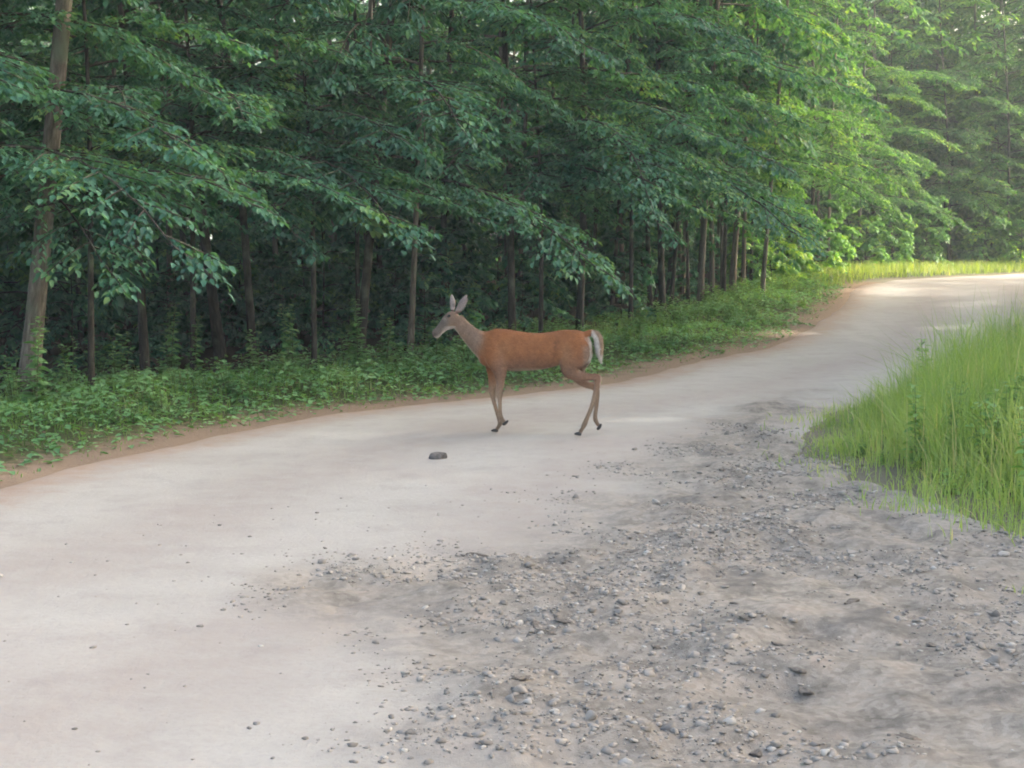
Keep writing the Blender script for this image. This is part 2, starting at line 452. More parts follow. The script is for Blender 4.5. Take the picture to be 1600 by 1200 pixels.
def tree_meshes(name, seed, Ht, r0, base, nprim, Lmax, bias=0.0, lsize=0.072, ns=15, wob=0.6, fine_top=6.5, droop=0.36, V=MAPLE_V, Fc=MAPLE_F, lean=(0, 0)):
    """trunk, limbs and leaf meshes; long limbs reach towards local +X when bias > 0"""
    rg = np.random.default_rng(seed)
    tz = np.linspace(0, 1, 16)
    ph = rg.uniform(0, 6.28, 2)
    tp = np.stack([lean[0] * tz ** 1.2 + wob * 0.5 * (np.sin(tz * 5 + ph[0]) - np.sin(ph[0])) * tz, lean[1] * tz ** 1.2 + wob * 0.5 * (np.sin(tz * 4.2 + ph[1]) - np.sin(ph[1])) * tz, tz * Ht - 0.25], 1)
    tr = r0 * (1 - 0.88 * tz) * (1 + 0.3 * np.exp(-tz * Ht / 0.3))
    trunk = tube(tp, tr, 9)
    limbs, LP, LT, LN, LS = [], [], [], [], []
    hs = base + (Ht * 0.97 - base) * ((np.arange(nprim) + rg.uniform(-0.4, 0.4, nprim)).clip(0) / nprim) ** 1.3
    for k, h in enumerate(hs):
        u = (h - base) / (Ht - base)
        az = k * 2.4 + rg.uniform(-0.5, 0.5)
        if bias > 0:                                   # swing the limb towards the light
            az = math.atan2(math.sin(az), math.cos(az)) * (1 - bias)
        L = Lmax * (1 - 0.75 * u ** 1.6) * rg.uniform(0.72, 1.1) * (1 if bias == 0 else (0.75 + 0.25 * math.cos(az)))
        s0 = np.array([np.interp(h, tp[:, 2], tp[:, i]) for i in range(3)])
        el = rg.uniform(0.05, 0.38) + 0.6 * u
        t = np.linspace(0, 1, 8)
        d0 = np.array([math.cos(az), math.sin(az), 0.0])
        bend = rg.uniform(-0.25, 0.25)
        pp = s0 + d0 * (L * t)[:, None] * (1 - 0.12 * t)[:, None] + np.array([-d0[1], d0[0], 0]) * (bend * L * t * t)[:, None]
        pp[:, 2] += L * (math.tan(el) * t - (math.tan(el) * 0.75 + droop * rg.uniform(0.6, 1.15) * (1 - 0.6 * u)) * t * t)
        rb = max(0.012, r0 * 0.36 * (1 - 0.7 * u))
        limbs.append(tube(pp, rb * (1 - 0.85 * t) + 0.003, 5))
        fine = h < fine_top
        n2 = ns if fine else max(6, ns // 2)
        tt = np.linspace(0.22, 1.0, n2) + rg.uniform(-0.03, 0.03, n2)
        sgn = 1
        for q, tq in enumerate(tt.clip(0.15, 1)):
            sgn = -sgn
            p0 = np.array([np.interp(tq, t, pp[:, i]) for i in range(3)])
            i0 = min(6, int(tq * 7)); dd = unit(pp[i0 + 1] - pp[i0])
            last = q == n2 - 1
            sd = dd if last else rot2(dd, sgn * rg.uniform(0.65, 1.15))
            l2 = L * rg.uniform(0.2, 0.36) * (1.15 - 0.6 * tq)
            l2 = max(0.35, min(l2, 1.2))
            s_ = np.linspace(0, 1, 4)
            q2 = p0 + sd * (l2 * s_)[:, None] * np.array([1, 1, 0.5]) - np.array([0, 0, 1]) * (l2 * rg.uniform(0.02, 0.22) * s_ ** 2)[:, None]
            if fine: limbs.append(tube(q2, 0.008 * (1 - 0.8 * s_) + 0.002, 3))
            twigs = [(q2[0], q2[-1] - q2[0], 1.0)]
            nt_ = 8 if fine else 3
            for z in range(nt_):
                w = 0.2 + 0.75 * z / nt_
                b0 = np.array([np.interp(w, s_, q2[:, i]) for i in range(3)])
                td = rot2(unit(q2[-1] - q2[0]), (1 if z % 2 else -1) * rg.uniform(0.6, 1.1))
                l3 = l2 * rg.uniform(0.28, 0.5) * (1.15 - 0.5 * w)
                twigs.append((b0, td * l3 + np.array([0, 0, -l3 * rg.uniform(0, 0.35)]), 0.9))
            for b0, tv, _ in twigs:
                ln = np.linalg.norm(tv)
                step = lsize * 0.52 if fine else 0.10
                m = max(3, int(ln / step))
                w = (np.arange(m) + 0.6) / m
                tw = unit(tv)
                lp = b0 + tv * w[:, None] + rg.normal(0, 0.018, (m, 3))
                aa = np.where(np.arange(m) % 2, 1, -1) * rg.uniform(0.45, 1.2, m)
                aa[-1] *= 0.2
                lt = rot2(np.repeat(tw[None], m, 0), aa)
                lt[:, 2] -= rg.uniform(-0.1, 0.32, m)
                LP.append(lp); LT.append(lt)
                nn = np.stack([rg.normal(0, 0.24, m), rg.normal(0, 0.24, m), np.ones(m)], 1)
                LN.append(nn)
                LS.append(lsize * rg.uniform(0.65, 1.35, m) * (1 if fine else 0.165 / lsize))
    LP, LT, LN, LS = map(np.concatenate, (LP, LT, LN, LS))
    lv, lf, lr = leaves(LP, LT, LN, LS, rg.uniform(0, 1, len(LP)), V, Fc)
    mt = mesh_np(name + '_trunk', *join([trunk] + limbs), smooth=True)      # trunk with its limbs
    mc = mesh_np(name + '_crown', lv, lf, {'rnd': lr})
    return mt, mc

def tree_proto(name, meshes, bark):
    o = empty(name)
    link('trunk', meshes[0], bark, o); link('crown', meshes[1], M_LEAF, o)
    return o

class Kind:
    """first use moves the prototype itself, later ones copy it with its parts"""
    def __init__(s, proto): s.p = proto; s.used = False
    def place(s, x, y, rz, sc, label, cat, group=None, tint=(1, 1, 1), tilt=(0, 0), z=None, squash=1.0):
        o = s.p if not s.used else copy_tree(s.p)
        s.used = True
        for k in ('label', 'category', 'group'):
            if k in o: del o[k]
        o.location = (x, y, float(ground_z(x, y)) - 0.02 if z is None else z)
        cz, sz = math.cos(rz), math.sin(rz)                    # tilt is given about the world axes
        o.rotation_euler = (tilt[0] * cz + tilt[1] * sz, -tilt[0] * sz + tilt[1] * cz, rz)
        o.scale = (sc, sc, sc * squash)
        for ch in o.children: ch.color = (*tint, 1)
        return tag(o, label, cat, group)

rng = np.random.default_rng(7)
edgeA = Kind(tree_proto('maple_tree', tree_meshes('edge_a', 1, 15, 0.062, 2.4, 32, 3.6, 0.35, droop=0.29, V=OVAL_V, Fc=OVAL_F), M_BARK))
edgeB = Kind(tree_proto('maple_tree', tree_meshes('edge_b', 2, 13, 0.05, 2.2, 30, 3.3, 0.4, droop=0.3, V=OVAL_V, Fc=OVAL_F), M_BARK))
edgeC = Kind(tree_proto('maple_tree', tree_meshes('edge_c', 3, 14, 0.056, 2.4, 31, 3.5, 0.3, droop=0.36, V=OVAL_V, Fc=OVAL_F), M_BARK))
poleA = Kind(tree_proto('forest_tree', tree_meshes('pole_a', 4, 13, 0.05, 2.7, 20, 2.8, 0, 0.12, 9, 0.3, 7.0, V=OVAL_V, Fc=OVAL_F), M_BARK))
poleB = Kind(tree_proto('forest_tree', tree_meshes('pole_b', 5, 15, 0.07, 2.2, 22, 3.0, 0, 0.12, 9, 0.35, 7.0, V=OVAL_V, Fc=OVAL_F), M_BARK))
poleP = Kind(tree_proto('pale_tree', tree_meshes('pole_p', 6, 14, 0.06, 3.6, 18, 2.6, 0, 0.11, 9, 0.25, 7.0, V=OVAL_V, Fc=OVAL_F), M_PALE))
youngA = Kind(tree_proto('young_maple', tree_meshes('young_a', 12, 7.0, 0.035, 2.0, 18, 2.1, 0.35, 0.072, 11, 0.4, 9, droop=0.25, V=OVAL_V, Fc=OVAL_F), M_BARK))
bigL = Kind(tree_proto('leaning_tree', tree_meshes('leaning', 14, 16, 0.095, 4.6, 26, 3.2, 0, 0.075, 12, 0.35, 8, V=OVAL_V, Fc=OVAL_F), M_PALE))
sapA = Kind(tree_proto('sapling', tree_meshes('sap_a', 8, 3.4, 0.022, 0.35, 16, 1.15, 0, 0.105, 7, 0.2, 9, V=OVAL_V, Fc=OVAL_F), M_BARK))
sapB = Kind(tree_proto('sapling', tree_meshes('sap_b', 9, 2.2, 0.016, 0.2, 13, 0.85, 0, 0.10, 6, 0.15, 9), M_BARK))

def wx(px, Y): return (px - 800) / F_PX * Y * 1.0
ROADWARD = math.atan2(-0.75, 0.66)

# front row of the wood, left to right along the verge
front = [
 (bigL, 38, 13.3, 1.0, 'leaning maple with pale brown trunk bare almost to the top, by the verge', -0.15, (0.01, 0.135)),
 (edgeA, -40, 15.2, 1.0, 'maple whose boughs spread behind the leaning pale brown trunk', -0.15, (0.02, 0.05)),
 (edgeB, -90, 12.8, 1.0, 'maple whose low sprays hang over the widest part of the weedy verge', 0.2, (0, 0.03)),
 (edgeC, 225, 16.0, 0.95, 'maple standing behind the tallest weeds', 0.1, (0, 0.0)),
 (edgeB, 395, 17.0, 1.05, 'maple with a hanging spray close to the ground behind the verge', -0.1, (0, 0.02)),
 (edgeA, 560, 18.0, 1.0, 'maple with long layered limbs reaching out towards the deer', 0.15, (0, 0.03)),
 (edgeC, 800, 20.0, 1.0, 'maple rooted straight behind the deer with limbs above its back', 0.0, (0, 0.02)),
 (edgeB, 905, 21.2, 1.1, 'dark trunked maple just behind the tail of the deer', 0.2, (0, 0.0)),
 (edgeA, 1035, 24.0, 0.95, 'maple between the deer and the thin pale trunk by the road', -0.2, (0, 0.02)),
]
for k, px, Yd, sc, lab, dr, tl in front:
    k.place(wx(px, Yd), Yd, ROADWARD + dr, sc, lab, 'tree', 'trees along the edge of the wood', (1, 1, 1), tl if tl[1] > 0.04 else (rng.normal(0, 0.04), rng.normal(0.02, 0.06)))
for px, Yd, sc, lab in ((140, 13.8, 1.0, 'young maple between the leaning maple and the tallest weeds'), (300, 15.4, 1.05, 'young maple leaning out over the tallest weeds of the verge'), (490, 16.6, 1.0, 'young maple beside the hanging low spray'), (845, 19.8, 1.05, 'young maple with leaves just above the rump of the deer'), (985, 22.5, 1.1, 'young maple between the tail of the deer and the pale trunk'), (-20, 13.6, 1.0, 'young maple on the far side of the leaning maple'), (1130, 27.6, 1.2, 'young bright green maple between the two slender pale trees'), (1230, 33.5, 1.2, 'young bright green maple by the bushes of the rise')):
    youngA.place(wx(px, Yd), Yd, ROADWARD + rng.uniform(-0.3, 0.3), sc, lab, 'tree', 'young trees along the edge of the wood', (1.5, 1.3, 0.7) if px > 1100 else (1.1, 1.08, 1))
poleP.place(wx(1093, 26), 26.0, 0.4, 1.0, 'slender pale barked tree at the verge where the road begins to climb', 'tree', 'pale slender trees', (1.2, 1.1, 0.8), (0.0, 0.045))
poleP.place(wx(1143, 29), 29.0, 2.0, 1.1, 'second slender pale tree, further up the climbing road', 'tree', 'pale slender trees', (1.3, 1.15, 0.75), (0.0, 0.05))
poleP.place(wx(1305, 37), 38.0, 1.0, 0.8, 'thin pale tree beside the top of the rise', 'tree', 'pale slender trees', (1.3, 1.15, 0.7))
poleP.place(wx(1420, 48), 50.0, 3.0, 1.0, 'thin leaning pale tree beyond the bend of the road', 'tree', 'pale slender trees', (1.2, 1.15, 0.7), (0, -0.12))
poleP.place(wx(1385, 49), 51.0, 4.0, 1.1, 'thin upright pale tree beyond the bend of the road', 'tree', 'pale slender trees', (1.2, 1.15, 0.7))
lit = (1.15, 1.02, 0.6)  # leaf tint with a sunlit look put into the colour
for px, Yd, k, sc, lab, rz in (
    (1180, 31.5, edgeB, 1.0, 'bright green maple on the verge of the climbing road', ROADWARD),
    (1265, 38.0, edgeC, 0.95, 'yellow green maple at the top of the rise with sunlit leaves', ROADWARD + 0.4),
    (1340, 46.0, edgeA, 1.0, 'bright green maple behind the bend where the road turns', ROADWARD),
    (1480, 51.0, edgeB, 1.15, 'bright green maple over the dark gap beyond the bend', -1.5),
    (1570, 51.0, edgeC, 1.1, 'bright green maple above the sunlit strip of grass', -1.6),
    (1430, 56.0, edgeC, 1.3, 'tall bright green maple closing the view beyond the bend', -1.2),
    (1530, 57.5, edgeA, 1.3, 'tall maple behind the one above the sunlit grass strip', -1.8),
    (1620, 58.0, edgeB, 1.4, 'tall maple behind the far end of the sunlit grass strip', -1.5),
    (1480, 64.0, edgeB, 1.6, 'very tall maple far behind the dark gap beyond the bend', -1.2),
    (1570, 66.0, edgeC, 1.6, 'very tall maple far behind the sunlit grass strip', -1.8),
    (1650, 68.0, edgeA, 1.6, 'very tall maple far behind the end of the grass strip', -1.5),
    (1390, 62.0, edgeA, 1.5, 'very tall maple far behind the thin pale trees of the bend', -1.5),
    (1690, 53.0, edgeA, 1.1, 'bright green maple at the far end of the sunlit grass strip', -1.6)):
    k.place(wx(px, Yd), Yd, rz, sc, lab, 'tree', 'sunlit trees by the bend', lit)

# the wood behind the front row
def zone(x, y):
    px = 800 + F_PX * x / y
    for lim_, t in ((150, 'behind the leaning maple'), (340, 'behind the tallest weeds'), (520, 'behind the hanging low spray'), (690, 'behind the long layered limbs'), (870, 'straight behind the deer'), (1010, 'behind the tail of the deer'), (1150, 'around the slender pale tree'), (1320, 'behind the top of the rise')):
        if px < lim_: return t
    return 'beyond the bend of the road'
back = np.array([(-12, 9), (-7.0, 13.6), (-3.9, 17.5), (-0.2, 20.8), (2.6, 25.0), (4.6, 30.0), (6.3, 36), (8.6, 45), (14, 52), (30, 66)])
WOOD = [tuple(p) for p in back] + [(40, 100), (-60, 100), (-60, 9)]
pts = []
def scatter(n, x0, x1, y0, y1, dmin, depth0, depth1):
    tries = 0; c = 0
    while c < n and tries < n * 60:
        tries += 1
        x, y = rng.uniform(x0, x1), rng.uniform(y0, y1)
        if abs(x) > 0.42 * y + 3.5: continue
        sd = float(poly_sd(WOOD, np.array([x]), np.array([y]))[0])
        if not depth0 < sd < depth1: continue
        if any((x - a) ** 2 + (y - b) ** 2 < dmin * dmin for a, b in pts): continue
        pts.append((x, y)); c += 1
        yield x, y, sd
for x, y, sd in scatter(85, -16, 16, 12, 60, 1.1, 0.1, 7):
    k = (poleA, poleB, poleA, poleB, poleP)[rng.integers(5)]
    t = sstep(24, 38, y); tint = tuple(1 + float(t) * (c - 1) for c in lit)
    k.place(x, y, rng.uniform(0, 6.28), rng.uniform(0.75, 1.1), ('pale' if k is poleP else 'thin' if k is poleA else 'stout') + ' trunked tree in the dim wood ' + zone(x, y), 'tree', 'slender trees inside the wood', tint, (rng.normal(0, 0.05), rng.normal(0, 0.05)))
for px in (925, 955, 975, 1000, 1022, 1048, 1065, 1075, 1112, 1128, 1160, 1172, 1190, 640, 560, 430, 265, 165):
    Yd = rng.uniform(21.5, 26) + 0.02 * max(0, px - 920) if px > 900 else rng.uniform(17, 21)
    k = poleP if rng.uniform() < 0.6 else poleA
    k.place(wx(px, Yd), Yd, rng.uniform(0, 6.28), rng.uniform(0.55, 0.85), ('thin pale' if k is poleP else 'thin brown') + ' pole of a tree just inside the wood, ' + zone(wx(px, Yd), Yd), 'tree', 'thin poles inside the wood', (1, 1, 1), (rng.normal(0, 0.04), rng.normal(0.02, 0.05)), squash=1.25)
for x, y, sd in scatter(85, -30, 30, 18, 90, 2.0, 6, 30):
    k = (edgeB, poleB, edgeC, edgeA)[rng.integers(4)]
    k.place(x, y, rng.uniform(0, 6.28), rng.uniform(0.9, 1.2), 'dark tree deep in the wood ' + zone(x, y), 'tree', 'trees deep in the wood', (1, 1, 1))
for x, y, sd in scatter(55, -34, 34, 30, 100, 2.0, 14, 45):
    (edgeA, edgeB, edgeC)[rng.integers(3)].place(x, y, rng.uniform(0, 6.28), rng.uniform(1.3, 1.7), 'tall dark tree far back in the wood ' + zone(x, y), 'tree', 'trees far back in the wood', (1, 1, 1))
for x, y, sd in scatter(130, -26, 30, 14, 75, 0.9, 2.5, 18):
    k = (sapA, sapB)[rng.integers(2)]
    k.place(x, y, rng.uniform(0, 6.28), rng.uniform(0.8, 1.5), ('tall' if k is sapA else 'short') + ' shaded sapling among the trunks ' + zone(x, y), 'sapling', 'saplings inside the wood')

for x, y, sd in scatter(60, -16, 8, 12, 40, 0.75, -0.2, 3.0):
    k = (sapA, sapB, sapB)[rng.integers(3)]
    k.place(x, y, rng.uniform(0, 6.28), rng.uniform(0.45, 0.8), ('tall' if k is sapA else 'short') + ' seedling tree at the back of the verge, ' + zone(x, y), 'sapling', 'seedlings at the back of the verge', (0.9, 0.95, 1))

BEYOND = [(9.5, 54), (21, 54), (31, 66), (31, 78), (10, 78)]
_b = []
for x, y in sample(BEYOND, 400, rng, lambda x, y: np.ones_like(x)):
    if len(_b) >= 60 or any((x - a) ** 2 + (y - b) ** 2 < 2.6 for a, b in _b): continue
    _b.append((x, y))
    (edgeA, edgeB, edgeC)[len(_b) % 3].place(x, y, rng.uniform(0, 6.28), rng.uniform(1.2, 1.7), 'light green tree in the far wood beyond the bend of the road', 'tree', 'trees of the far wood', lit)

for i, (px, Yd) in enumerate(((1330, 50), (1375, 53), (1420, 54), (1465, 53), (1500, 55), (1545, 54), (1580, 56), (1620, 55), (1450, 60), (1530, 61), (1600, 62), (1390, 58))):
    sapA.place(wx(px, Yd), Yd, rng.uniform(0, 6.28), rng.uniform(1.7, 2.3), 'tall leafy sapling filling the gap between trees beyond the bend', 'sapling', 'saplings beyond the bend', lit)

# unseen trees added right of the frame to block the sun off the road
_sd = np.array([math.sin(SUN_AZ), math.cos(SUN_AZ)]); _pd = np.array([-_sd[1], _sd[0]])
_i = 0
for depth, sc in ((18, 1.05), (22, 1.15), (26, 1.25), (30, 1.3), (34, 1.3), (38, 1.35), (42.5, 1.4), (47, 1.45), (52, 1.5)):
    for p in np.arange(-6, 33.5, 2.5):
        c = _sd * (depth + rng.uniform(-0.8, 0.8)) + _pd * (p + (1.25 if depth in (18, 26, 34) else 0) + rng.uniform(-0.4, 0.4))
        if c[0] < 0.364 * c[1] + 4.2 or poly_sd(ROAD, c[:1], c[1:])[0] > -1.2: continue
        if p > 17.5 and depth > (31 if p < 22 else 45): continue
        k = (edgeA, edgeC, edgeB)[_i % 3]; _i += 1
        if 24.0 < p < 28.6:                                 # a gap with only a young tree in it lets the low sun through
            if depth != 30: continue
            c = _sd * 31 + _pd * (p + 0.6); k, sc_ = youngA, 1.3
        else: sc_ = sc
        k.place(c[0], c[1], rng.uniform(0, 6.28), sc_, ('young' if k is youngA else 'broad') + ' maple added out of view across the road to block the sun', 'tree', 'added shade trees')

# ------------------------------------------------------------------ grass and weeds
def blades(xy, h, width, rg, lean=0.35, seg=4, clump=0.0):
    n = len(xy)
    z0 = ground_z(xy[:, 0], xy[:, 1]) - 0.02
    a = rg.uniform(0, 6.28, n); l = np.abs(rg.normal(0, lean, n))
    if clump: a = a * (1 - clump) + clump * 12.6 * vnoise(xy[:, 0] * 1.7, xy[:, 1] * 1.7, 77)
    dirv = np.stack([np.cos(a), np.sin(a)], 1)
    b = rg.uniform(0, 6.28, n); wv = np.stack([np.cos(b), np.sin(b)], 1)
    t = np.linspace(0, 1, seg + 1)
    cx = xy[:, None] + dirv[:, None] * (h * l)[:, None, None] * (t ** 2)[None, :, None]
    cz = z0[:, None] + h[:, None] * (t[None] - 0.35 * l[:, None] * t[None] ** 2)
    w = width[:, None] * (1 - t[None] ** 1.5) * (0.6 + 0.8 * t[None])
    L = np.concatenate([cx - wv[:, None] * w[..., None], cz[..., None]], -1)[:, :]
    Rr = np.concatenate([cx + wv[:, None] * w[..., None], cz[..., None]], -1)[:, :-1]
    v = np.concatenate([L, Rr], 1); k = v.shape[1]
    quads = np.array([(i, seg + 1 + i, seg + 2 + i, i + 1) for i in range(seg - 1)])
    tri = np.array([(seg - 1, 2 * seg, seg)])
    o = (np.arange(n) * k)[:, None, None]
    return v.reshape(-1, 3), [(quads[None] + o).reshape(-1, 4), (tri[None] + o).reshape(-1, 3)], np.repeat(rg.uniform(0, 1, n), k)

# tall grass between the two roads on the right
GR = [(2.3, 11.0), (2.05, 9.8), (2.2, 8.2), (2.6, 6.4), (5, 4.2), (9, 4), (14, 20), (14.5, 26), (10.6, 22.6), (6.4, 17.2), (4.0, 14.6), (2.8, 12.8)]
rg = np.random.default_rng(11)
def dens(x, y):
    s = poly_sd(GR, x, y)
    return np.clip(sstep(-0.45, 1.0, s + 1.5 * fbm(x * 1.6, y * 1.6, 51, 4)) ** 1.4 + 0.004, 0, 1) * np.where(x > 0.42 * y + 1.5, 0.15, 1)
q = sample(GR, 56000, rg, dens, 0.45)
s = poly_sd(GR, q[:, 0], q[:, 1])
hh = (0.08 + (0.70 + 0.25 * sstep(3.5, 6.5, q[:, 0])) * sstep(-0.1, 1.2, s + 0.9 * fbm(q[:, 0] * 0.9, q[:, 1] * 0.9, 53, 3)) * sstep(6.5, 11.0, q[:, 1] + 0.5 * q[:, 0] - 1.0)) * rg.uniform(0.55, 1.2, len(q)) + 0.03
hh *= 0.6 + 0.75 * vnoise(q[:, 0] * 2.4, q[:, 1] * 2.4, 57)
r_cl = vnoise(q[:, 0] * 1.8, q[:, 1] * 1.8, 58)
v, f, r = blades(q, hh, rg.uniform(0.0025, 0.0055, len(q)), rg, 0.55, 4, 0.15)
r = np.clip(0.45 * r + 0.75 * np.repeat(r_cl, len(r) // len(q)) - 0.05, 0, 0.9)
r = np.where(np.repeat(rg.uniform(0, 1, len(q)) < 0.05, len(r) // len(q)), 1.6, r)
tg = link('tall_grass', mesh_np('tall_grass', v, f, {'rnd': r}), M_GRASS)
tg.color = (1.5, 1.5, 1.6, 1)
tag(tg, 'tall bright green grass filling the bank between the rubble and the far road', 'grass', kind='stuff')

# verge grass along the wood
L = left_edge[1:]
VERGE = [(p[0] - 0.0, p[1] - 0.05) for p in L] + [(7.0, 36.5), (5.6, 31), (3.2, 25.2), (0.3, 21.2), (-3.6, 18.0), (-6.6, 14.5), (-13, 9.5)]
def vd(x, y):
    e = edge_dist(x, y)
    return sstep(0.15, -0.75, e + 0.8 * fbm(x * 1.2, y * 1.2, 61, 3)) * sstep(-3.6, -1.7, e) * 0.95 + 0.06 * (e < 0.12)
q = sample(VERGE, 13000, rg, vd)
e = edge_dist(q[:, 0], q[:, 1])
hh = (0.05 + 0.11 * sstep(-0.2, -1.6, e)) * rg.uniform(0.5, 1.4, len(q)) * (0.7 + 0.9 * vnoise(q[:, 0] * 1.1, q[:, 1] * 1.1, 71))
v, f, r = blades(q, hh, rg.uniform(0.004, 0.008, len(q)), rg, 0.5, 3)
vg = link('verge_grass', mesh_np('verge_grass', v, f, {'rnd': r}), M_GRASS)
vg.color = (0.8, 1.02, 1.05, 1)
tag(vg, 'short mixed grass on the verge between the road and the wood', 'grass', kind='stuff')

# sunlit grass strip beyond the bend
STRIP = [pix(1290, 452), pix(1345, 443)] + [(p[0] - 0.3, p[1] + 0.3) for p in far_edge[:4]] + [(fx + 9, fy + 15), (fx - 3, fy + 4.5), (10, 42), (7.0, 37)]
q = sample(STRIP, 9000, rg, lambda x, y: np.ones_like(x) * 0.9)
v, f, r = blades(q, rg.uniform(0.12, 0.42, len(q)), rg.uniform(0.006, 0.012, len(q)), rg, 0.4, 3)
sg = link('roadside_grass', mesh_np('roadside_grass', v, f, {'rnd': r}), M_GRASS)
tag(sg, 'sunlit yellow green grass along the far side of the bend', 'grass', kind='stuff')

# broad leaved weeds
def weed_meshes(name, seed, hgt, nst, spread, ls, V=OVAL_V, Fc=OVAL_F):
    rg = np.random.default_rng(seed)
    st, LP, LT, LS = [], [], [], []
    for k in range(nst):
        a = rg.uniform(0, 6.28); l = rg.uniform(0.1, 1) * spread; h = hgt * rg.uniform(0.55, 1.05)
        t = np.linspace(0, 1, 5)
        p = np.stack([math.cos(a) * l * (0.25 + t ** 1.5), math.sin(a) * l * (0.25 + t ** 1.5), h * t - 0.03], 1)
        st.append(tube(p, 0.005 * (1 - 0.7 * t), 3))
        m = max(5, int(h / 0.035))
        w = np.linspace(0.15, 1, m)
        LP.append(np.stack([np.interp(w, t, p[:, i]) for i in range(3)], 1))
        aa = np.arange(m) * 2.4 + rg.uniform(0, 6)
        LT.append(np.stack([np.cos(aa), np.sin(aa), rg.uniform(-0.35, 0.5, m)], 1))
        LS.append(ls * rg.uniform(0.6, 1.2, m) * (1.15 - 0.6 * w))
    LP, LT, LS = map(np.concatenate, (LP, LT, LS))
    nn = np.stack([rg.normal(0, 0.3, len(LP)), rg.normal(0, 0.3, len(LP)), np.ones(len(LP))], 1)
    lv, lf, lr = leaves(LP, LT, nn, LS, rg.uniform(0, 1, len(LP)), V, Fc)
    return mesh_np(name + '_stems', *join(st), smooth=True), mesh_np(name + '_leaves', lv, lf, {'rnd': lr})
m, nt, out = new_mat('green_stem'); g = N(nt)
p_ = g.n('ShaderNodeBsdfPrincipled'); nt.links.new(g.mix(g.noise(20, 3), (0.07, 0.10, 0.04), (0.14, 0.17, 0.07)), p_.inputs['Base Color'])
p_.inputs['Roughness'].default_value = 0.7; nt.links.new(p_.outputs[0], out.inputs[0])
M_STEM = m
def weed_proto(name, ms):
    o = empty(name); link('stems', ms[0], M_STEM, o); link('leaves', ms[1], M_WEED, o); return o
weeds = [Kind(weed_proto('leafy_weed', weed_meshes('weed%d' % i, 20 + i, *a))) for i, a in enumerate(((0.34, 12, 0.16, 0.10), (0.28, 14, 0.2, 0.085), (0.42, 10, 0.14, 0.11), (0.22, 16, 0.22, 0.075)))]
tallw = [Kind(weed_proto('tall_weed', weed_meshes('tallweed%d' % i, 40 + i, *a))) for i, a in enumerate(((0.85, 5, 0.10, 0.13), (0.7, 6, 0.13, 0.12)))]
cnt = 0
wq = sample(VERGE, 1400, rg, lambda x, y: sstep(-0.35, -1.2, edge_dist(x, y)) * sstep(-4.5, -2.5, edge_dist(x, y)))
wq = wq[np.abs(wq[:, 0]) < 0.38 * wq[:, 1] + 0.4]
for x, y in wq[:190]:
    dp = -float(edge_dist(np.array([x]), np.array([y]))[0])
    k = weeds[rng.integers(4)]
    sun_t = float(sstep(24, 30, y))  # weeds further up the road get tinted as if sunlit
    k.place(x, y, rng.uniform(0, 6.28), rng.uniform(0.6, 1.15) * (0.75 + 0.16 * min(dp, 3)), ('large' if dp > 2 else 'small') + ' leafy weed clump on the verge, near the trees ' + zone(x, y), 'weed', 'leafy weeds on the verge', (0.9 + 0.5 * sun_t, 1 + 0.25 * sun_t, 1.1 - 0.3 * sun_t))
for px, Yd in ((20, 12.6), (50, 12.2), (110, 13.4), (180, 14.6), (262, 15.0), (300, 15.4), (400, 15.6), (455, 15.9), (560, 16.6), (600, 16.9), (680, 17.6), (740, 18), (1000, 20.6)):
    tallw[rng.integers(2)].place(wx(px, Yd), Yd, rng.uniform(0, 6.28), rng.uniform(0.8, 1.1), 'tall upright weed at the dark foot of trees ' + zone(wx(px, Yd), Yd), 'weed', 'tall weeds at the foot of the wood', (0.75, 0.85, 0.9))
# weeds along the near edge of the tall grass
for x, y in sample(GR, 400, rng, lambda x, y: (poly_sd(GR, x, y) < 1.3) * (poly_sd(GR, x, y) > 0.3) * (x < 4.2) * (y < 12.5) * 1.0)[:32]:
    weeds[rng.integers(4)].place(x, y, rng.uniform(0, 6.28), rng.uniform(0.3, 0.6), 'low leafy weed at the ragged foot of the tall grass beside the rubble', 'weed', 'weeds at the foot of the tall grass', (1.2, 1.15, 0.8))
for x, y in sample(GR, 900, rng, lambda x, y: (poly_sd(GR, x, y) > 0.7) * (x < 0.38 * y + 0.3) * 1.0)[:36]:
    tallw[rng.integers(2)].place(x, y, rng.uniform(0, 6.28), rng.uniform(0.5, 0.95), 'leafy weed standing up among the blades of the tall grass', 'weed', 'weeds among the tall grass', (1.1, 1.1, 0.9))
# bushes where the road climbs
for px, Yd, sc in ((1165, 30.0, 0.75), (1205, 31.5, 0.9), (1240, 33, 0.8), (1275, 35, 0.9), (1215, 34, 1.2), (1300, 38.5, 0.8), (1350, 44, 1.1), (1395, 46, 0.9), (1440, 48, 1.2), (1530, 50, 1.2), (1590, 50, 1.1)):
    sapB.place(wx(px, Yd), Yd, rng.uniform(0, 6.28), sc, ('large' if sc > 1 else 'small') + ' bright green bush at the foot of trees ' + zone(wx(px, Yd), Yd), 'bush', 'bushes by the bend', (1.8, 1.5, 0.7))

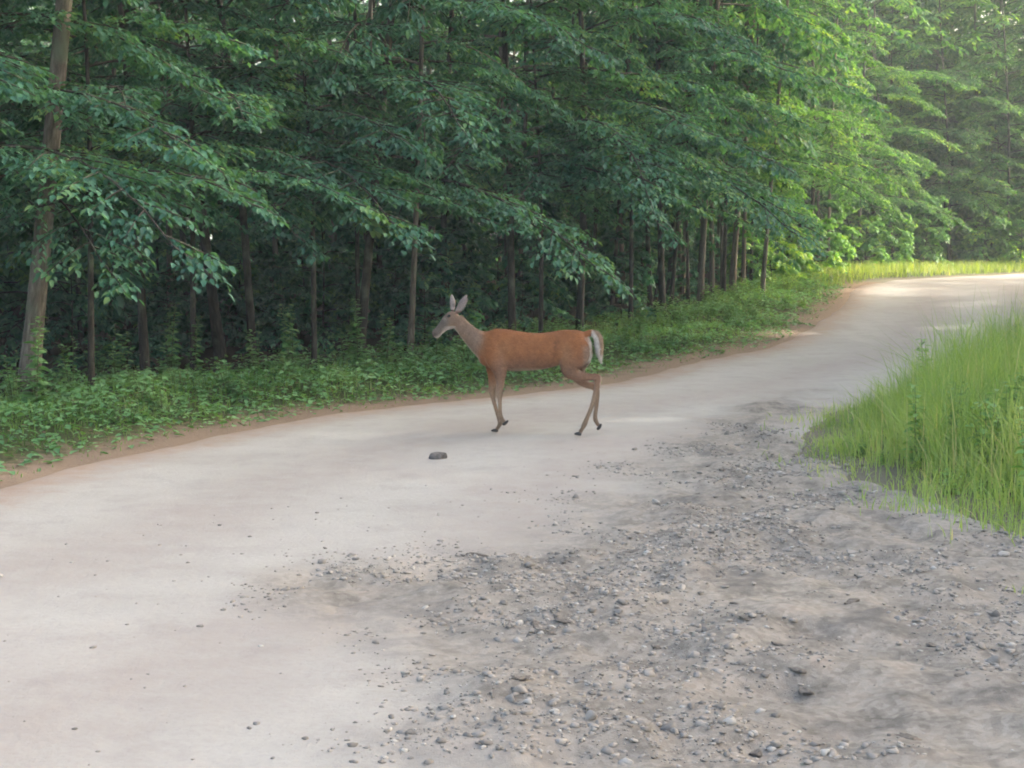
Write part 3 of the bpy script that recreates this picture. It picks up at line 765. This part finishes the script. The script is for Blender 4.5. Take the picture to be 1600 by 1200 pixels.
# dead leaves on the verge and wood floor
q = sample(VERGE, 24000, rg, lambda x, y: sstep(0.12, -0.7, edge_dist(x, y) + 0.7 * fbm(x * 1.4, y * 1.4, 62, 3)) * sstep(-4.2, -2.2, edge_dist(x, y)))
n = len(q); aa = rg.uniform(0, 6.28, n)
e = edge_dist(q[:, 0], q[:, 1])
z = ground_z(q[:, 0], q[:, 1]) + (0.02 + 0.26 * sstep(-0.1, -1.3, e) * vnoise(q[:, 0] * 2.2, q[:, 1] * 2.2, 73)) * rg.uniform(0.3, 1.1, n)
v, f, r = leaves(np.column_stack([q, z]), np.stack([np.cos(aa), np.sin(aa), rg.uniform(-0.4, 0.3, n)], 1), np.stack([rg.normal(0, 0.22, n), rg.normal(0, 0.22, n), np.ones(n)], 1), rg.uniform(0.04, 0.095, n), rg.uniform(0, 1, n), OVAL_V, OVAL_F)
gc = link('ground_cover', mesh_np('ground_cover', v, f, {'rnd': r}), M_WEED)
gc.color = (0.88, 1.0, 1.15, 1)
tag(gc, 'low leafy ground cover carpeting the verge between road and wood', 'ground cover', kind='stuff')
q = sample(VERGE, 2500, rg, lambda x, y: sstep(0.1, -0.5, edge_dist(x, y)))
z = ground_z(q[:, 0], q[:, 1]) + 0.008
n = len(q)
aa = rg.uniform(0, 6.28, n)
v, f, r = leaves(np.column_stack([q, z]), np.stack([np.cos(aa), np.sin(aa), rg.uniform(-0.1, 0.25, n)], 1), np.stack([rg.normal(0, 0.3, n), rg.normal(0, 0.3, n), np.ones(n)], 1), rg.uniform(0.03, 0.075, n), rg.uniform(0, 1, n), OVAL_V, OVAL_F)
ll = link('leaf_litter', mesh_np('leaf_litter', v, f, {'rnd': r}), M_LITTER)
tag(ll, 'scattered dead leaves along the edge of the road and the wood', 'leaf litter', kind='stuff')

# ------------------------------------------------------------------ stones and gravel
import bmesh
def stone_np(seed, sub):
    bm = bmesh.new(); bmesh.ops.create_icosphere(bm, subdivisions=sub, radius=1.0)
    rg = np.random.default_rng(seed)
    V = np.array([v.co[:] for v in bm.verts]); Fq = np.array([[v.index for v in f.verts] for f in bm.faces]); bm.free()
    for k in range(12):                                   # chip flat faces off the lump
        nrm = unit(rg.normal(0, 1, 3)); d = rg.uniform(0.38, 0.72)
        over = V @ nrm - d
        V = V - np.where(over > 0, over, 0)[:, None] * nrm
    V *= rg.uniform(0.7, 1.2, 3) * np.array([1, 0.85, 0.6])
    return V + rg.normal(0, 0.03, V.shape), Fq
st_me = [mesh_np('stone%d' % i, *stone_np(100 + i, 2), attrs={'rnd': np.full(len(stone_np(100 + i, 2)[0]), i / 8.0)}) for i in range(8)]
for me in st_me: me.materials.append(M_STONE)
def rub_d(x, y): return 0.006 + 0.99 * rubble(x, y) * sstep(-0.12, 0.14, fbm(x * 1.5, y * 1.5, 83, 3))
NEAR = [(-2.4, 4.0), (2.9, 4.0), (3.4, 6.4), (2.5, 9), (2.6, 12), (1.8, 12.5), (-0.5, 9.5), (-2.4, 7.2)]
q = sample(NEAR, 230, rg, rub_d)
q = q[np.argsort(q[:, 1])]
for i, (x, y) in enumerate(q):
    sz = float(np.clip(rg.lognormal(math.log(0.022), 0.42), 0.012, 0.045))
    o = bpy.data.objects.new('stone', st_me[i % 8]); COL.objects.link(o)
    o.scale = (sz, sz, sz); o.rotation_euler = (rg.normal(0, 0.3), rg.normal(0, 0.3), rg.uniform(0, 6.28))
    o.location = (x, y, float(ground_z(x, y)) + sz * 0.12)
    tag(o, ('fist sized' if sz > 0.032 else 'small' if sz > 0.02 else 'tiny') + ' loose grey stone lying in the rubble at the side of the road', 'stone', 'loose stones in the rubble')
# clods of dark soil churned up in the rubble
m, nt, out = new_mat('damp_soil'); g = N(nt)
p_ = g.n('ShaderNodeBsdfPrincipled'); nn = g.noise(40, 5, 0.7, g.pos())
nt.links.new(g.ramp(nn, [(0.3, (0.10, 0.09, 0.08)), (0.55, (0.18, 0.16, 0.14)), (0.75, (0.26, 0.215, 0.18))]), p_.inputs['Base Color']); p_.inputs['Roughness'].default_value = 0.95
nt.links.new(g.bump(nn, 0.8, 0.02), p_.inputs['Normal']); nt.links.new(p_.outputs[0], out.inputs[0])
cl_me = []
for i in range(4):
    V, Fq = stone_np(300 + i, 3)
    V = V * np.array([1.3, 0.9, 0.7]) + 0.35 * np.stack([fbm(V[:, 0] * 2.2 + 7, V[:, 1] * 2.2 + j * 9 + V[:, 2] * 3, 95 + i * 3 + j, 4) for j in range(3)], 1)
    cl_me.append(mesh_np('clod%d' % i, V, Fq, smooth=True)); cl_me[-1].materials.append(m)
for i, (px, py) in enumerate(((745, 872), (800, 880), (1270, 800), (1300, 806), (835, 975), (850, 990), (880, 975), (1455, 1012), (1150, 950), (1165, 985), (815, 1080), (1180, 1165), (1110, 735), (1130, 745), (1215, 1010), (1260, 1065), (1245, 1050), (1420, 1150), (900, 745), (1090, 770), (1160, 780), (1330, 950), (1345, 900), (1500, 1060), (990, 870), (1025, 1010))):
    x, y = pix(px, py); sz = float(rg.uniform(0.022, 0.05))
    o = bpy.data.objects.new('soil_clod', cl_me[i % 4]); COL.objects.link(o)
    o.scale = (sz * 1.3, sz, sz * 0.55); o.rotation_euler = (0, 0, rg.uniform(0, 6.28)); o.location = (x, y, float(ground_z(x, y)) + sz * 0.08)
    tag(o, 'dark clod of soil churned up among the stones of the rubble', 'soil clod', 'soil clods in the rubble')
# fine gravel
def gravel(n, poly, fn, lo, hi, seed):
    rg = np.random.default_rng(seed)
    q = sample(poly, n, rg, fn)
    protos = [stone_np(200 + i, 1) for i in range(6)]
    vs, fs, rs, off = [], [], [], 0
    size = np.clip(rg.lognormal(math.log(lo), 0.62, n), lo * 0.5, hi)
    z = ground_z(q[:, 0], q[:, 1]) + size * 0.05
    a = rg.uniform(0, 6.28, n); c, s_ = np.cos(a), np.sin(a)
    for i in range(6):
        m = np.arange(n) % 6 == i
        V, Fq = protos[i]
        W = V[None] * size[m][:, None, None]
        W = np.stack([W[..., 0] * c[m][:, None] - W[..., 1] * s_[m][:, None], W[..., 0] * s_[m][:, None] + W[..., 1] * c[m][:, None], W[..., 2]], -1)
        W += np.column_stack([q[m], z[m]])[:, None]
        k = len(V)
        vs.append(W.reshape(-1, 3)); fs.append((Fq[None] + (np.arange(m.sum()) * k)[:, None, None]).reshape(-1, 3) + off); rs.append(np.repeat(rg.uniform(0, 1, m.sum()), k)); off += m.sum() * k
    return np.concatenate(vs), np.concatenate(fs), np.concatenate(rs)
v, f, r = gravel(24000, NEAR, rub_d, 0.0075, 0.034, 5)
gv = link('gravel', mesh_np('gravel', v, f, {'rnd': r}), M_STONE)
tag(gv, 'loose grey gravel strewn over the rubble side of the road', 'gravel', kind='stuff')

# ------------------------------------------------------------------ the deer
def deer():
    S = 190.0; GX, GY = 850.0, 683.0
    def P(px, py, lat=0.0): return np.array([(px - GX) / S, lat, (GY - py) / S])
    parts = []
    def loft(st, n=16, cap=True):
        """st: (px, py, lateral, radius in the side plane, half width)"""
        c = np.array([P(a[0], a[1], a[2]) for a in st]); ri = np.array([a[3] for a in st]); rw = np.array([a[4] for a in st])
        m = 5 * (len(st) - 1) + 1                        # catmull-rom resample
        T = np.linspace(0, len(st) - 1, m)
        def cr(A):
            A = np.asarray(A, float)
            Pd = np.concatenate([[2 * A[0] - A[1]], A, [2 * A[-1] - A[-2]]])
            i = np.minimum(T.astype(int), len(A) - 2); u = (T - i)
            u = u[:, None] if A.ndim > 1 else u
            p0, p1, p2, p3 = Pd[i], Pd[i + 1], Pd[i + 2], Pd[i + 3]
            return 0.5 * (2 * p1 + (p2 - p0) * u + (2 * p0 - 5 * p1 + 4 * p2 - p3) * u ** 2 + (3 * p1 - p0 - 3 * p2 + p3) * u ** 3)
        c, ri, rw = cr(c), np.maximum(cr(ri), 0.004), np.maximum(cr(rw), 0.004)
        t = unit(np.gradient(c, axis=0))
        s = np.repeat(np.array([[0, 1.0, 0]]), m, 0); s = unit(s - (s * t).sum(1, keepdims=True) * t)
        u = np.cross(s, t)
        a = np.arange(n) / n * 2 * np.pi
        v = c[:, None] + ri[:, None, None] * np.cos(a)[None, :, None] * u[:, None] + rw[:, None, None] * np.sin(a)[None, :, None] * s[:, None]
        v = v.reshape(-1, 3)
        i = np.arange(m - 1)[:, None] * n + np.arange(n)[None]; j = np.arange(m - 1)[:, None] * n + (np.arange(n)[None] + 1) % n
        f = [tuple(x) for x in np.stack([i, i + n, j + n, j], -1).reshape(-1, 4)]
        b = len(v)
        v = np.concatenate([v, c[:1], c[-1:]])
        for k in range(n):
            f.append((b, k, (k + 1) % n)); f.append((b + 1, (m - 1) * n + (k + 1) % n, (m - 1) * n + k))
        parts.append((v, f))
    tor = [(747, 526, 560, .05), (753, 520, 568, .082), (764, 516.8, 577, .105), (776, 516.2, 581, .116), (792, 518, 583, .128), (815, 521.2, 583, .142), (838, 523, 581, .146), (856, 522, 577.5, .138), (872, 519.6, 573, .126), (886, 517.6, 572, .126), (900, 518.2, 577, .124), (912, 521.5, 575, .106), (920, 527, 567, .08), (925, 535, 558, .05)]
    loft([(x, (a + b) / 2, 0, (b - a) / 2 / S, w) for x, a, b, w in tor], 24)
    loft([(766, 547, 0, .14, .10), (752, 540, 0, .112, .08), (740, 532, 0, .086, .06), (728, 521, 0, .068, .048), (718, 510, 0, .062, .043), (711, 504, 0, .062, .043)], 20)
    loft([(716, 499, 0, .045, .04), (711, 501, 0, .066, .052), (704, 503.5, 0, .071, .058), (697, 508, 0, .060, .052), (691, 513.2, 0, .045, .039), (686, 518, 0, .038, .031), (681, 523, 0, .039, .031), (678, 527, 0, .034, .028), (676, 529.5, 0, .02, .018)], 20)
    # ears: near one back, far one forward
    loft([(712, 491, -.045, .014, .016), (718, 484, -.06, .027, .013), (723, 476, -.075, .031, .011), (727, 469, -.085, .024, .010), (730, 462, -.09, .006, .008)], 14)
    loft([(704, 489, .04, .013, .016), (704.5, 482, .055, .023, .013), (704, 475, .065, .025, .011), (703, 469, .07, .019, .010), (702, 463, .075, .006, .008)], 14)
    # tail, arched and hanging
    loft([(914, 526, 0, .030, .035), (922, 522.5, 0, .026, .036), (929.5, 524, 0, .028, .044), (934.5, 531, 0, .034, .05), (936, 542, 0, .036, .052), (937, 553, 0, .028, .042), (938.5, 562, 0, .014, .022), (940, 568, 0, .004, .008)], 14)
    N_, Fa = -.082, .082
    # near hind: planted
    loft([(899, 528, N_ * .6, .05, .035), (900, 542, N_ * .82, .105, .058), (897, 560, N_, .118, .06), (893, 577, N_, .088, .054), (900, 587, N_, .054, .044), (914, 590, N_, .037, .033), (926, 590.5, N_, .028, .025), (935, 592, N_, .031, .022), (935, 601, N_, .026, .020), (931.5, 616, N_, .0215, .019), (926, 636, N_, .0175, .017), (919, 654, N_, .0175, .017), (914.5, 665, N_, .021, .019), (911, 672, N_, .0155, .015), (908, 677, N_, .017, .016)])
    # far hind: trailing on its toe
    loft([(901, 530, Fa * .6, .05, .035), (903, 545, Fa * .82, .10, .058), (902, 562, Fa, .110, .06), (900, 580, Fa, .08, .052), (905, 595, Fa, .05, .042), (916, 604, Fa, .034, .030), (926, 608, Fa, .027, .023), (932, 613, Fa, .027, .021), (933, 624, Fa, .0225, .020), (932, 640, Fa, .018, .0175), (930.5, 654, Fa, .018, .017), (931, 661, Fa, .020, .018), (934, 667, Fa, .0155, .015), (936, 670, Fa, .017, .016)])
    # near fore: lifted off, hoof swung back
    loft([(768, 528, N_ * .55, .05, .035), (771, 545, N_ * .85, .095, .055), (776, 563, N_, .09, .056), (781, 579, N_, .064, .045), (782.5, 592, N_, .045, .036), (782, 606, N_, .033, .029), (781, 618, N_, .030, .025), (781.5, 627, N_, .019, .018), (782, 640, N_, .0165, .0165), (782.5, 650, N_, .017, .0165), (784, 656, N_, .020, .018), (787, 660, N_, .0155, .015), (789, 662, N_, .0165, .016)])
    # far fore: planted ahead
    loft([(768, 530, Fa * .55, .05, .035), (768, 550, Fa * .85, .085, .055), (768, 570, Fa, .075, .05), (768, 588, Fa, .05, .042), (767, 603, Fa, .034, .03), (766.5, 617, Fa, .030, .025), (768, 628, Fa, .019, .018), (772.5, 645, Fa, .0165, .0165), (777, 660, Fa, .017, .0165), (779, 668, Fa, .020, .018), (776.5, 674, Fa, .0155, .015), (774, 677.5, Fa, .0165, .016)])
    bm = bmesh.new()
    for v, f in parts:
        bv = [bm.verts.new(x) for x in v]
        for q in f:
            bm.faces.new([bv[int(i)] for i in q])
    bmesh.ops.recalc_face_normals(bm, faces=bm.faces)
    me = bpy.data.meshes.new('raw'); bm.to_mesh(me); bm.free()
    raw = bpy.data.objects.new('raw', me); COL.objects.link(raw)
    md = raw.modifiers.new('remesh', 'REMESH'); md.mode = 'VOXEL'; md.voxel_size = 0.0065; md.use_smooth_shade = True
    sm = raw.modifiers.new('smooth', 'SMOOTH'); sm.factor = 0.5; sm.iterations = 3
    dg = bpy.context.evaluated_depsgraph_get()
    body = bpy.data.meshes.new_from_object(raw.evaluated_get(dg))
    bpy.data.objects.remove(raw)
    body.name = 'deer_body'
    body.polygons.foreach_set('use_smooth', np.ones(len(body.polygons), bool))
    V = np.empty(len(body.vertices) * 3, np.float32); body.vertices.foreach_get('co', V); V = V.reshape(-1, 3).astype(float)
    ed = np.empty(len(body.edges) * 2, np.int32); body.edges.foreach_get('vertices', ed); ed = ed.reshape(-1, 2)
    deg = np.bincount(ed.ravel(), minlength=len(V))[:, None]
    wgt = (0.6 * sstep(0.40, 0.52, V[:, 2]) * sstep(-0.72, -0.60, V[:, 0]) * sstep(0.42, 0.38, V[:, 0]))[:, None]     # soften the joins of trunk, neck and thighs
    for _ in range(9):
        acc = np.zeros_like(V)
        for i in range(3):
            acc[:, i] = np.bincount(ed[:, 0], V[ed[:, 1], i], len(V)) + np.bincount(ed[:, 1], V[ed[:, 0], i], len(V))
        V += wgt * (acc / deg - V)
    body.vertices.foreach_set('co', V.astype(np.float32).ravel()); body.update()
    Nn = np.empty(len(body.vertices) * 3, np.float32); body.vertices.foreach_get('normal', Nn); Nn = Nn.reshape(-1, 3)
    x, y, z = V.T
    px, py = GX + x * S, GY - z * S                       # side view in photo pixels, coat pattern and some painted shading are drawn there
    lat = np.abs(y)
    jit = 6 * fbm(px * 0.12, py * 0.12, 91, 3)
    C = np.tile(np.array([0.36, 0.148, 0.060]), (len(V), 1))
    def blend(col, w):
        nonlocal C
        w = np.clip(w, 0, 1)[:, None]; C = C * (1 - w) + np.array(col) * w
    blend((0.30, 0.115, 0.045), sstep(527, 518, py + jit) * sstep(750, 770, px) * 0.6)      # darker back line
    blend((0.27, 0.165, 0.115), sstep(545, 582, py + jit) * sstep(760, 780, px) * 0.8)         # duller flank
    blend((0.27, 0.19, 0.14), sstep(763, 742, px + jit + (py - 535) * 0.25) * 0.95)          # greyer neck
    blend((0.22, 0.10, 0.05), np.exp(-((px - 869 + (py - 540) * 0.1) / 5.0) ** 2) * sstep(525, 535, py) * sstep(568, 552, py) * 0.45)   # shade of the flank hollow painted into the coat
    blend((0.45, 0.25, 0.13), np.exp(-((px - 885) / 9.0) ** 2 - ((py - 553) / 14.0) ** 2) * 0.5)  # lit bulge of the haunch painted into the coat
    blend((0.44, 0.24, 0.12), np.exp(-((px - 786) / 10.0) ** 2 - ((py - 548) / 12.0) ** 2) * 0.4)  # lit bulge of the shoulder painted in the same way
    blend((0.50, 0.40, 0.31), (Nn[:, 2] < -0.75) * sstep(575, 581, py) * (px > 795) * (px < 885) * 0.7)   # belly
    blend((0.19, 0.155, 0.13), sstep(706, 694, px + jit * 0.6) * (py < 545))                     # grey face
    blend((0.40, 0.30, 0.21), sstep(590, 625, py + jit) * 0.75)                                # tan lower legs
    blend((0.20, 0.145, 0.105), sstep(630, 672, py + jit) * 0.75)
    blend((0.13, 0.085, 0.055), sstep(0.2, 0.9, Nn[:, 0]) * sstep(604, 615, py) * 0.6)  # shading painted down the rear side of the lower legs
    # pale throat, chin, eye ring and muzzle band
    thr = (709 - px) + (py - 520) * 0.9
    blend((0.62, 0.56, 0.50), sstep(0.2, 0.75, -Nn[:, 2]) * (px < 716) * (px > 676) * (py > 512) * 0.9)
    blend((0.55, 0.46, 0.38), sstep(0.55, 0.9, -Nn[:, 2] * 0.7 - Nn[:, 0] * 0.6) * (px < 750) * (px > 708) * (py > 518) * 0.7)
    blend((0.45, 0.39, 0.34), np.exp(-((px - 694) ** 2 + (py - 501) ** 2) / 7.0) * 0.5)
    blend((0.27, 0.21, 0.165), sstep(906, 916, px + jit) * sstep(536, 546, py) * sstep(585, 575, py) * (px < 930) * 0.7)
    blend((0.07, 0.055, 0.05), np.exp(-((px - 678) ** 2 + (py - 526) ** 2) / 10.0) * 0.85)
    ear = (py < 488) & (px > 698)
    blend((0.24, 0.20, 0.18), ear * 0.9)
    blend((0.40, 0.35, 0.33), ear * (Nn[:, 1] < -0.2) * 0.8)
    blend((0.10, 0.08, 0.07), ear * np.exp(-((px - 706.5) ** 2 + (py - 480) ** 2) / 14.0) * 0.7)
    # rump and tail
    blend((0.72, 0.68, 0.62), sstep(911, 918, px + jit * 0.5) * (py > 528) * (py < 575) * (px < 930) * (lat < 0.07) * sstep(0.35, 0.8, Nn[:, 0]) * 0.9)
    tail = (px > 924) & (py < 572)
    blend((0.33, 0.235, 0.165), tail * sstep(0.15, 0.5, Nn[:, 0] + 0.3 * Nn[:, 2] + jit * 0.06))
    blend((0.70, 0.67, 0.62), tail * np.maximum(sstep(0.5, 0.15, Nn[:, 0] + 0.3 * Nn[:, 2] + jit * 0.06), sstep(550, 558, py)) * 0.9)
    blend((0.66, 0.58, 0.48), sstep(0.3, 0.8, Nn[:, 0]) * (px > 905) * (py > 578) * (py < 604) * 0.55)      # pale back of the hocks
    a = body.attributes.new('coat', 'FLOAT_COLOR', 'POINT')
    a.data.foreach_set('color', np.column_stack([C, np.ones(len(C))]).astype(np.float32).ravel())
    m, nt, out = new_mat('deer_coat'); g = N(nt)
    tc = g.n('ShaderNodeTexCoord').outputs['Object']
    mp = g.n('ShaderNodeMapping'); mp.inputs['Scale'].default_value = (0.35, 1, 1); nt.links.new(tc, mp.inputs[0])
    n1 = g.noise(140, 4, 0.7, mp.outputs[0]); n2 = g.noise(9, 4, 0.6, tc)
    c = g.attr('coat', 'Color')
    c = g.mix(g.math('MULTIPLY', n1, 0.55), c, g.mix(1.0, c, (0.5, 0.46, 0.44), 'MULTIPLY'))
    c = g.mix(g.math('MULTIPLY', g.math('SUBTRACT', n2, 0.38, True), 1.5), c, g.mix(1.0, c, (0.62, 0.56, 0.52), 'MULTIPLY'))
    p = g.n('ShaderNodeBsdfPrincipled'); g.put(p, Base_Color=c, Roughness=0.75, Normal=g.bump(g.math('ADD', n1, n2), 0.6, 0.012))
    p.inputs['Specular IOR Level'].default_value = 0.25
    p.inputs['Sheen Weight'].default_value = 0.15; p.inputs['Sheen Roughness'].default_value = 0.4
    nt.links.new(p.outputs[0], out.inputs[0])
    root = empty('deer')
    link('body', body, m, root)
    # short hairs lying back along the coat
    rg = np.random.default_rng(99)
    body.vertices.foreach_get('normal', (tmp := np.empty(len(V) * 3, np.float32))); Nn = tmp.reshape(-1, 3).astype(float)
    sel = np.tile(np.arange(len(V)), 2)
    sel = sel[rg.uniform(0, 1, len(sel)) < 0.85]
    vp, vn, n = V[sel], Nn[sel], len(sel)
    spx, spy = px[sel], py[sel]
    flow = np.tile(np.array([1.0, 0, -0.45]), (n, 1))
    neck = ((spx < 750) & (spy < 560))[:, None]
    flow = np.where(neck, np.array([0.75, 0, -0.75]), flow)
    flow = np.where((spy > 590)[:, None] | ((spx > 925) & (spy < 575))[:, None], np.array([0.1, 0, -1.0]), flow)
    flow = flow + rg.normal(0, 0.28, (n, 3))
    flow = unit(flow - (flow * vn).sum(1, keepdims=True) * vn)
    ln = np.where(spy > 590, 0.008, np.where(spx < 716, 0.008, 0.017)) * rg.uniform(0.6, 1.3, n)
    ln = np.where((spx > 925) & (spy < 575), 0.03 * rg.uniform(0.6, 1.2, n), ln)
    sd_ = unit(np.cross(vn, flow)) * (0.0016 * rg.uniform(0.7, 1.4, n))[:, None]
    tip = vp + flow * ln[:, None] + vn * (ln * rg.uniform(0.12, 0.38, n))[:, None]
    hv = np.stack([vp - sd_ - vn * 0.001, vp + sd_ - vn * 0.001, tip], 1).reshape(-1, 3)
    patch = 0.82 + 0.36 * vnoise(spx * 0.22, spy * 0.22 + 50 * (vp[:, 1] > 0), 97)
    hc = C[sel] * (rg.uniform(0.62, 1.3, n) * patch)[:, None]
    hm = mesh_np('deer_fur', hv, np.arange(n * 3).reshape(-1, 3), {'coat': np.repeat(np.column_stack([hc, np.ones(n)]), 3, 0)})
    mf, ntf, outf = new_mat('deer_hair'); gf = N(ntf)
    pf = gf.n('ShaderNodeBsdfPrincipled'); gf.put(pf, Base_Color=gf.attr('coat', 'Color'), Roughness=0.6)
    pf.inputs['Specular IOR Level'].default_value = 0.25
    ntf.links.new(pf.outputs[0], outf.inputs[0])
    tag(link('fur', hm, mf, root), kind='stuff')
    def plain(name, col, rough):
        m, nt, out = new_mat(name); g = N(nt)
        p = g.n('ShaderNodeBsdfPrincipled'); nt.links.new(g.mix(g.noise(60, 3), col, tuple(k * 1.5 for k in col)), p.inputs['Base Color'])
        p.inputs['Roughness'].default_value = rough; nt.links.new(p.outputs[0], out.inputs[0]); return m
    mh, mey = plain('hoof_horn', (0.022, 0.018, 0.016), 0.5), plain('dark_eye', (0.010, 0.008, 0.007), 0.12)
    def blob(name, mat, c, r, rot=0.0, wedge=False):
        bm = bmesh.new(); bmesh.ops.create_uvsphere(bm, u_segments=14, v_segments=9, radius=1.0)
        for v in bm.verts:
            if wedge:                                    # cloven hoof: two toes, flat sole, pointed forward
                k = (v.co.x + 1) / 2
                v.co.z = max(v.co.z, -0.6)
                v.co.z *= 0.55 + 0.45 * k
                v.co.y *= (0.55 + 0.45 * k) 
            v.co = Vector((v.co.x * r[0], v.co.y * r[1], v.co.z * r[2]))
            v.co = Matrix.Rotation(rot, 3, 'Y') @ v.co + Vector(c)
        me = bpy.data.meshes.new(name); bm.to_mesh(me); bm.free()
        for q in me.polygons: q.use_smooth = True
        return link(name, me, mat, root)
    for hx, hy, lt, rot in ((904.5, 680.2, N_, 0.05), (770.5, 680.2, Fa, 0.05), (790.6, 663.4, N_, 2.5), (937.2, 672.0, Fa, 2.2)):
        for dy in (-0.0105, 0.0105):
            blob('hoof', mh, P(hx, hy, lt + dy), (0.031, 0.0125, 0.020), rot, True)
    for s in (-1, 1):
        blob('eye', mey, P(701, 496.5, s * 0.053), (0.015, 0.010, 0.012), -0.4)
    blob('nose', plain('nose_skin', (0.02, 0.017, 0.017), 0.35), P(676.2, 527.8, 0), (0.014, 0.018, 0.015), 0.7)
    return root

dr = deer()
dx, dy = wx(850, 11.62), 11.62
dr.location = (dx, dy, float(ground_z(dx, dy)) + 0.004)
dr.rotation_euler = (0, 0, math.radians(-5))
tag(dr, 'reddish brown doe walking across the pale gravel road, tail hanging, head lowered', 'deer')

# dark clod on the pale track in front of the deer
V, Fq = stone_np(77, 3)
V = unit(V) * np.array([1.25, 0.9, 0.6]); V = V + 0.45 * np.stack([fbm(V[:, 0] * 3, V[:, 1] * 3 + i * 9, 95 + i, 4) for i in range(3)], 1)
clod = link('dirt_clod', mesh_np('dirt_clod', V, Fq, {'rnd': np.zeros(len(V))}, True))
m, nt, out = new_mat('damp_dirt'); g = N(nt)
p_ = g.n('ShaderNodeBsdfPrincipled'); nn = g.noise(40, 5, 0.7, g.pos())
nt.links.new(g.ramp(nn, [(0.3, (0.09, 0.085, 0.08)), (0.7, (0.20, 0.185, 0.18))]), p_.inputs['Base Color']); p_.inputs['Roughness'].default_value = 0.9
nt.links.new(g.bump(nn, 0.8, 0.02), p_.inputs['Normal']); nt.links.new(p_.outputs[0], out.inputs[0])
clod.data.materials.append(m)
cx, cy = pix(685, 716)
clod.location = (cx, cy, float(ground_z(cx, cy)) + 0.012); clod.scale = (0.06, 0.055, 0.06); clod.rotation_euler = (0, 0, 0.5)
tag(clod, 'dark lump of dirt on the pale road near the front hooves of the deer', 'dirt clod')

# ------------------------------------------------------------------ air volume added to soften contrast and lift the darks
bm = bmesh.new(); bmesh.ops.create_cube(bm, size=1.0)
for v in bm.verts: v.co = Vector((v.co.x * 900, v.co.y * 900 + 200, (v.co.z + 0.5) * 29.5 - 1.5))
me = bpy.data.meshes.new('added_haze'); bm.to_mesh(me); bm.free()
m, nt, out = new_mat('contrast_haze')
pv = nt.nodes.new('ShaderNodeVolumePrincipled')
pv.inputs['Color'].default_value = (0.82, 0.93, 1.0, 1); pv.inputs['Density'].default_value = 0.0017
nt.links.new(pv.outputs[0], out.inputs['Volume'])
tag(link('added_haze', me, m), kind='stuff')
scene.cycles.volume_bounces = 0
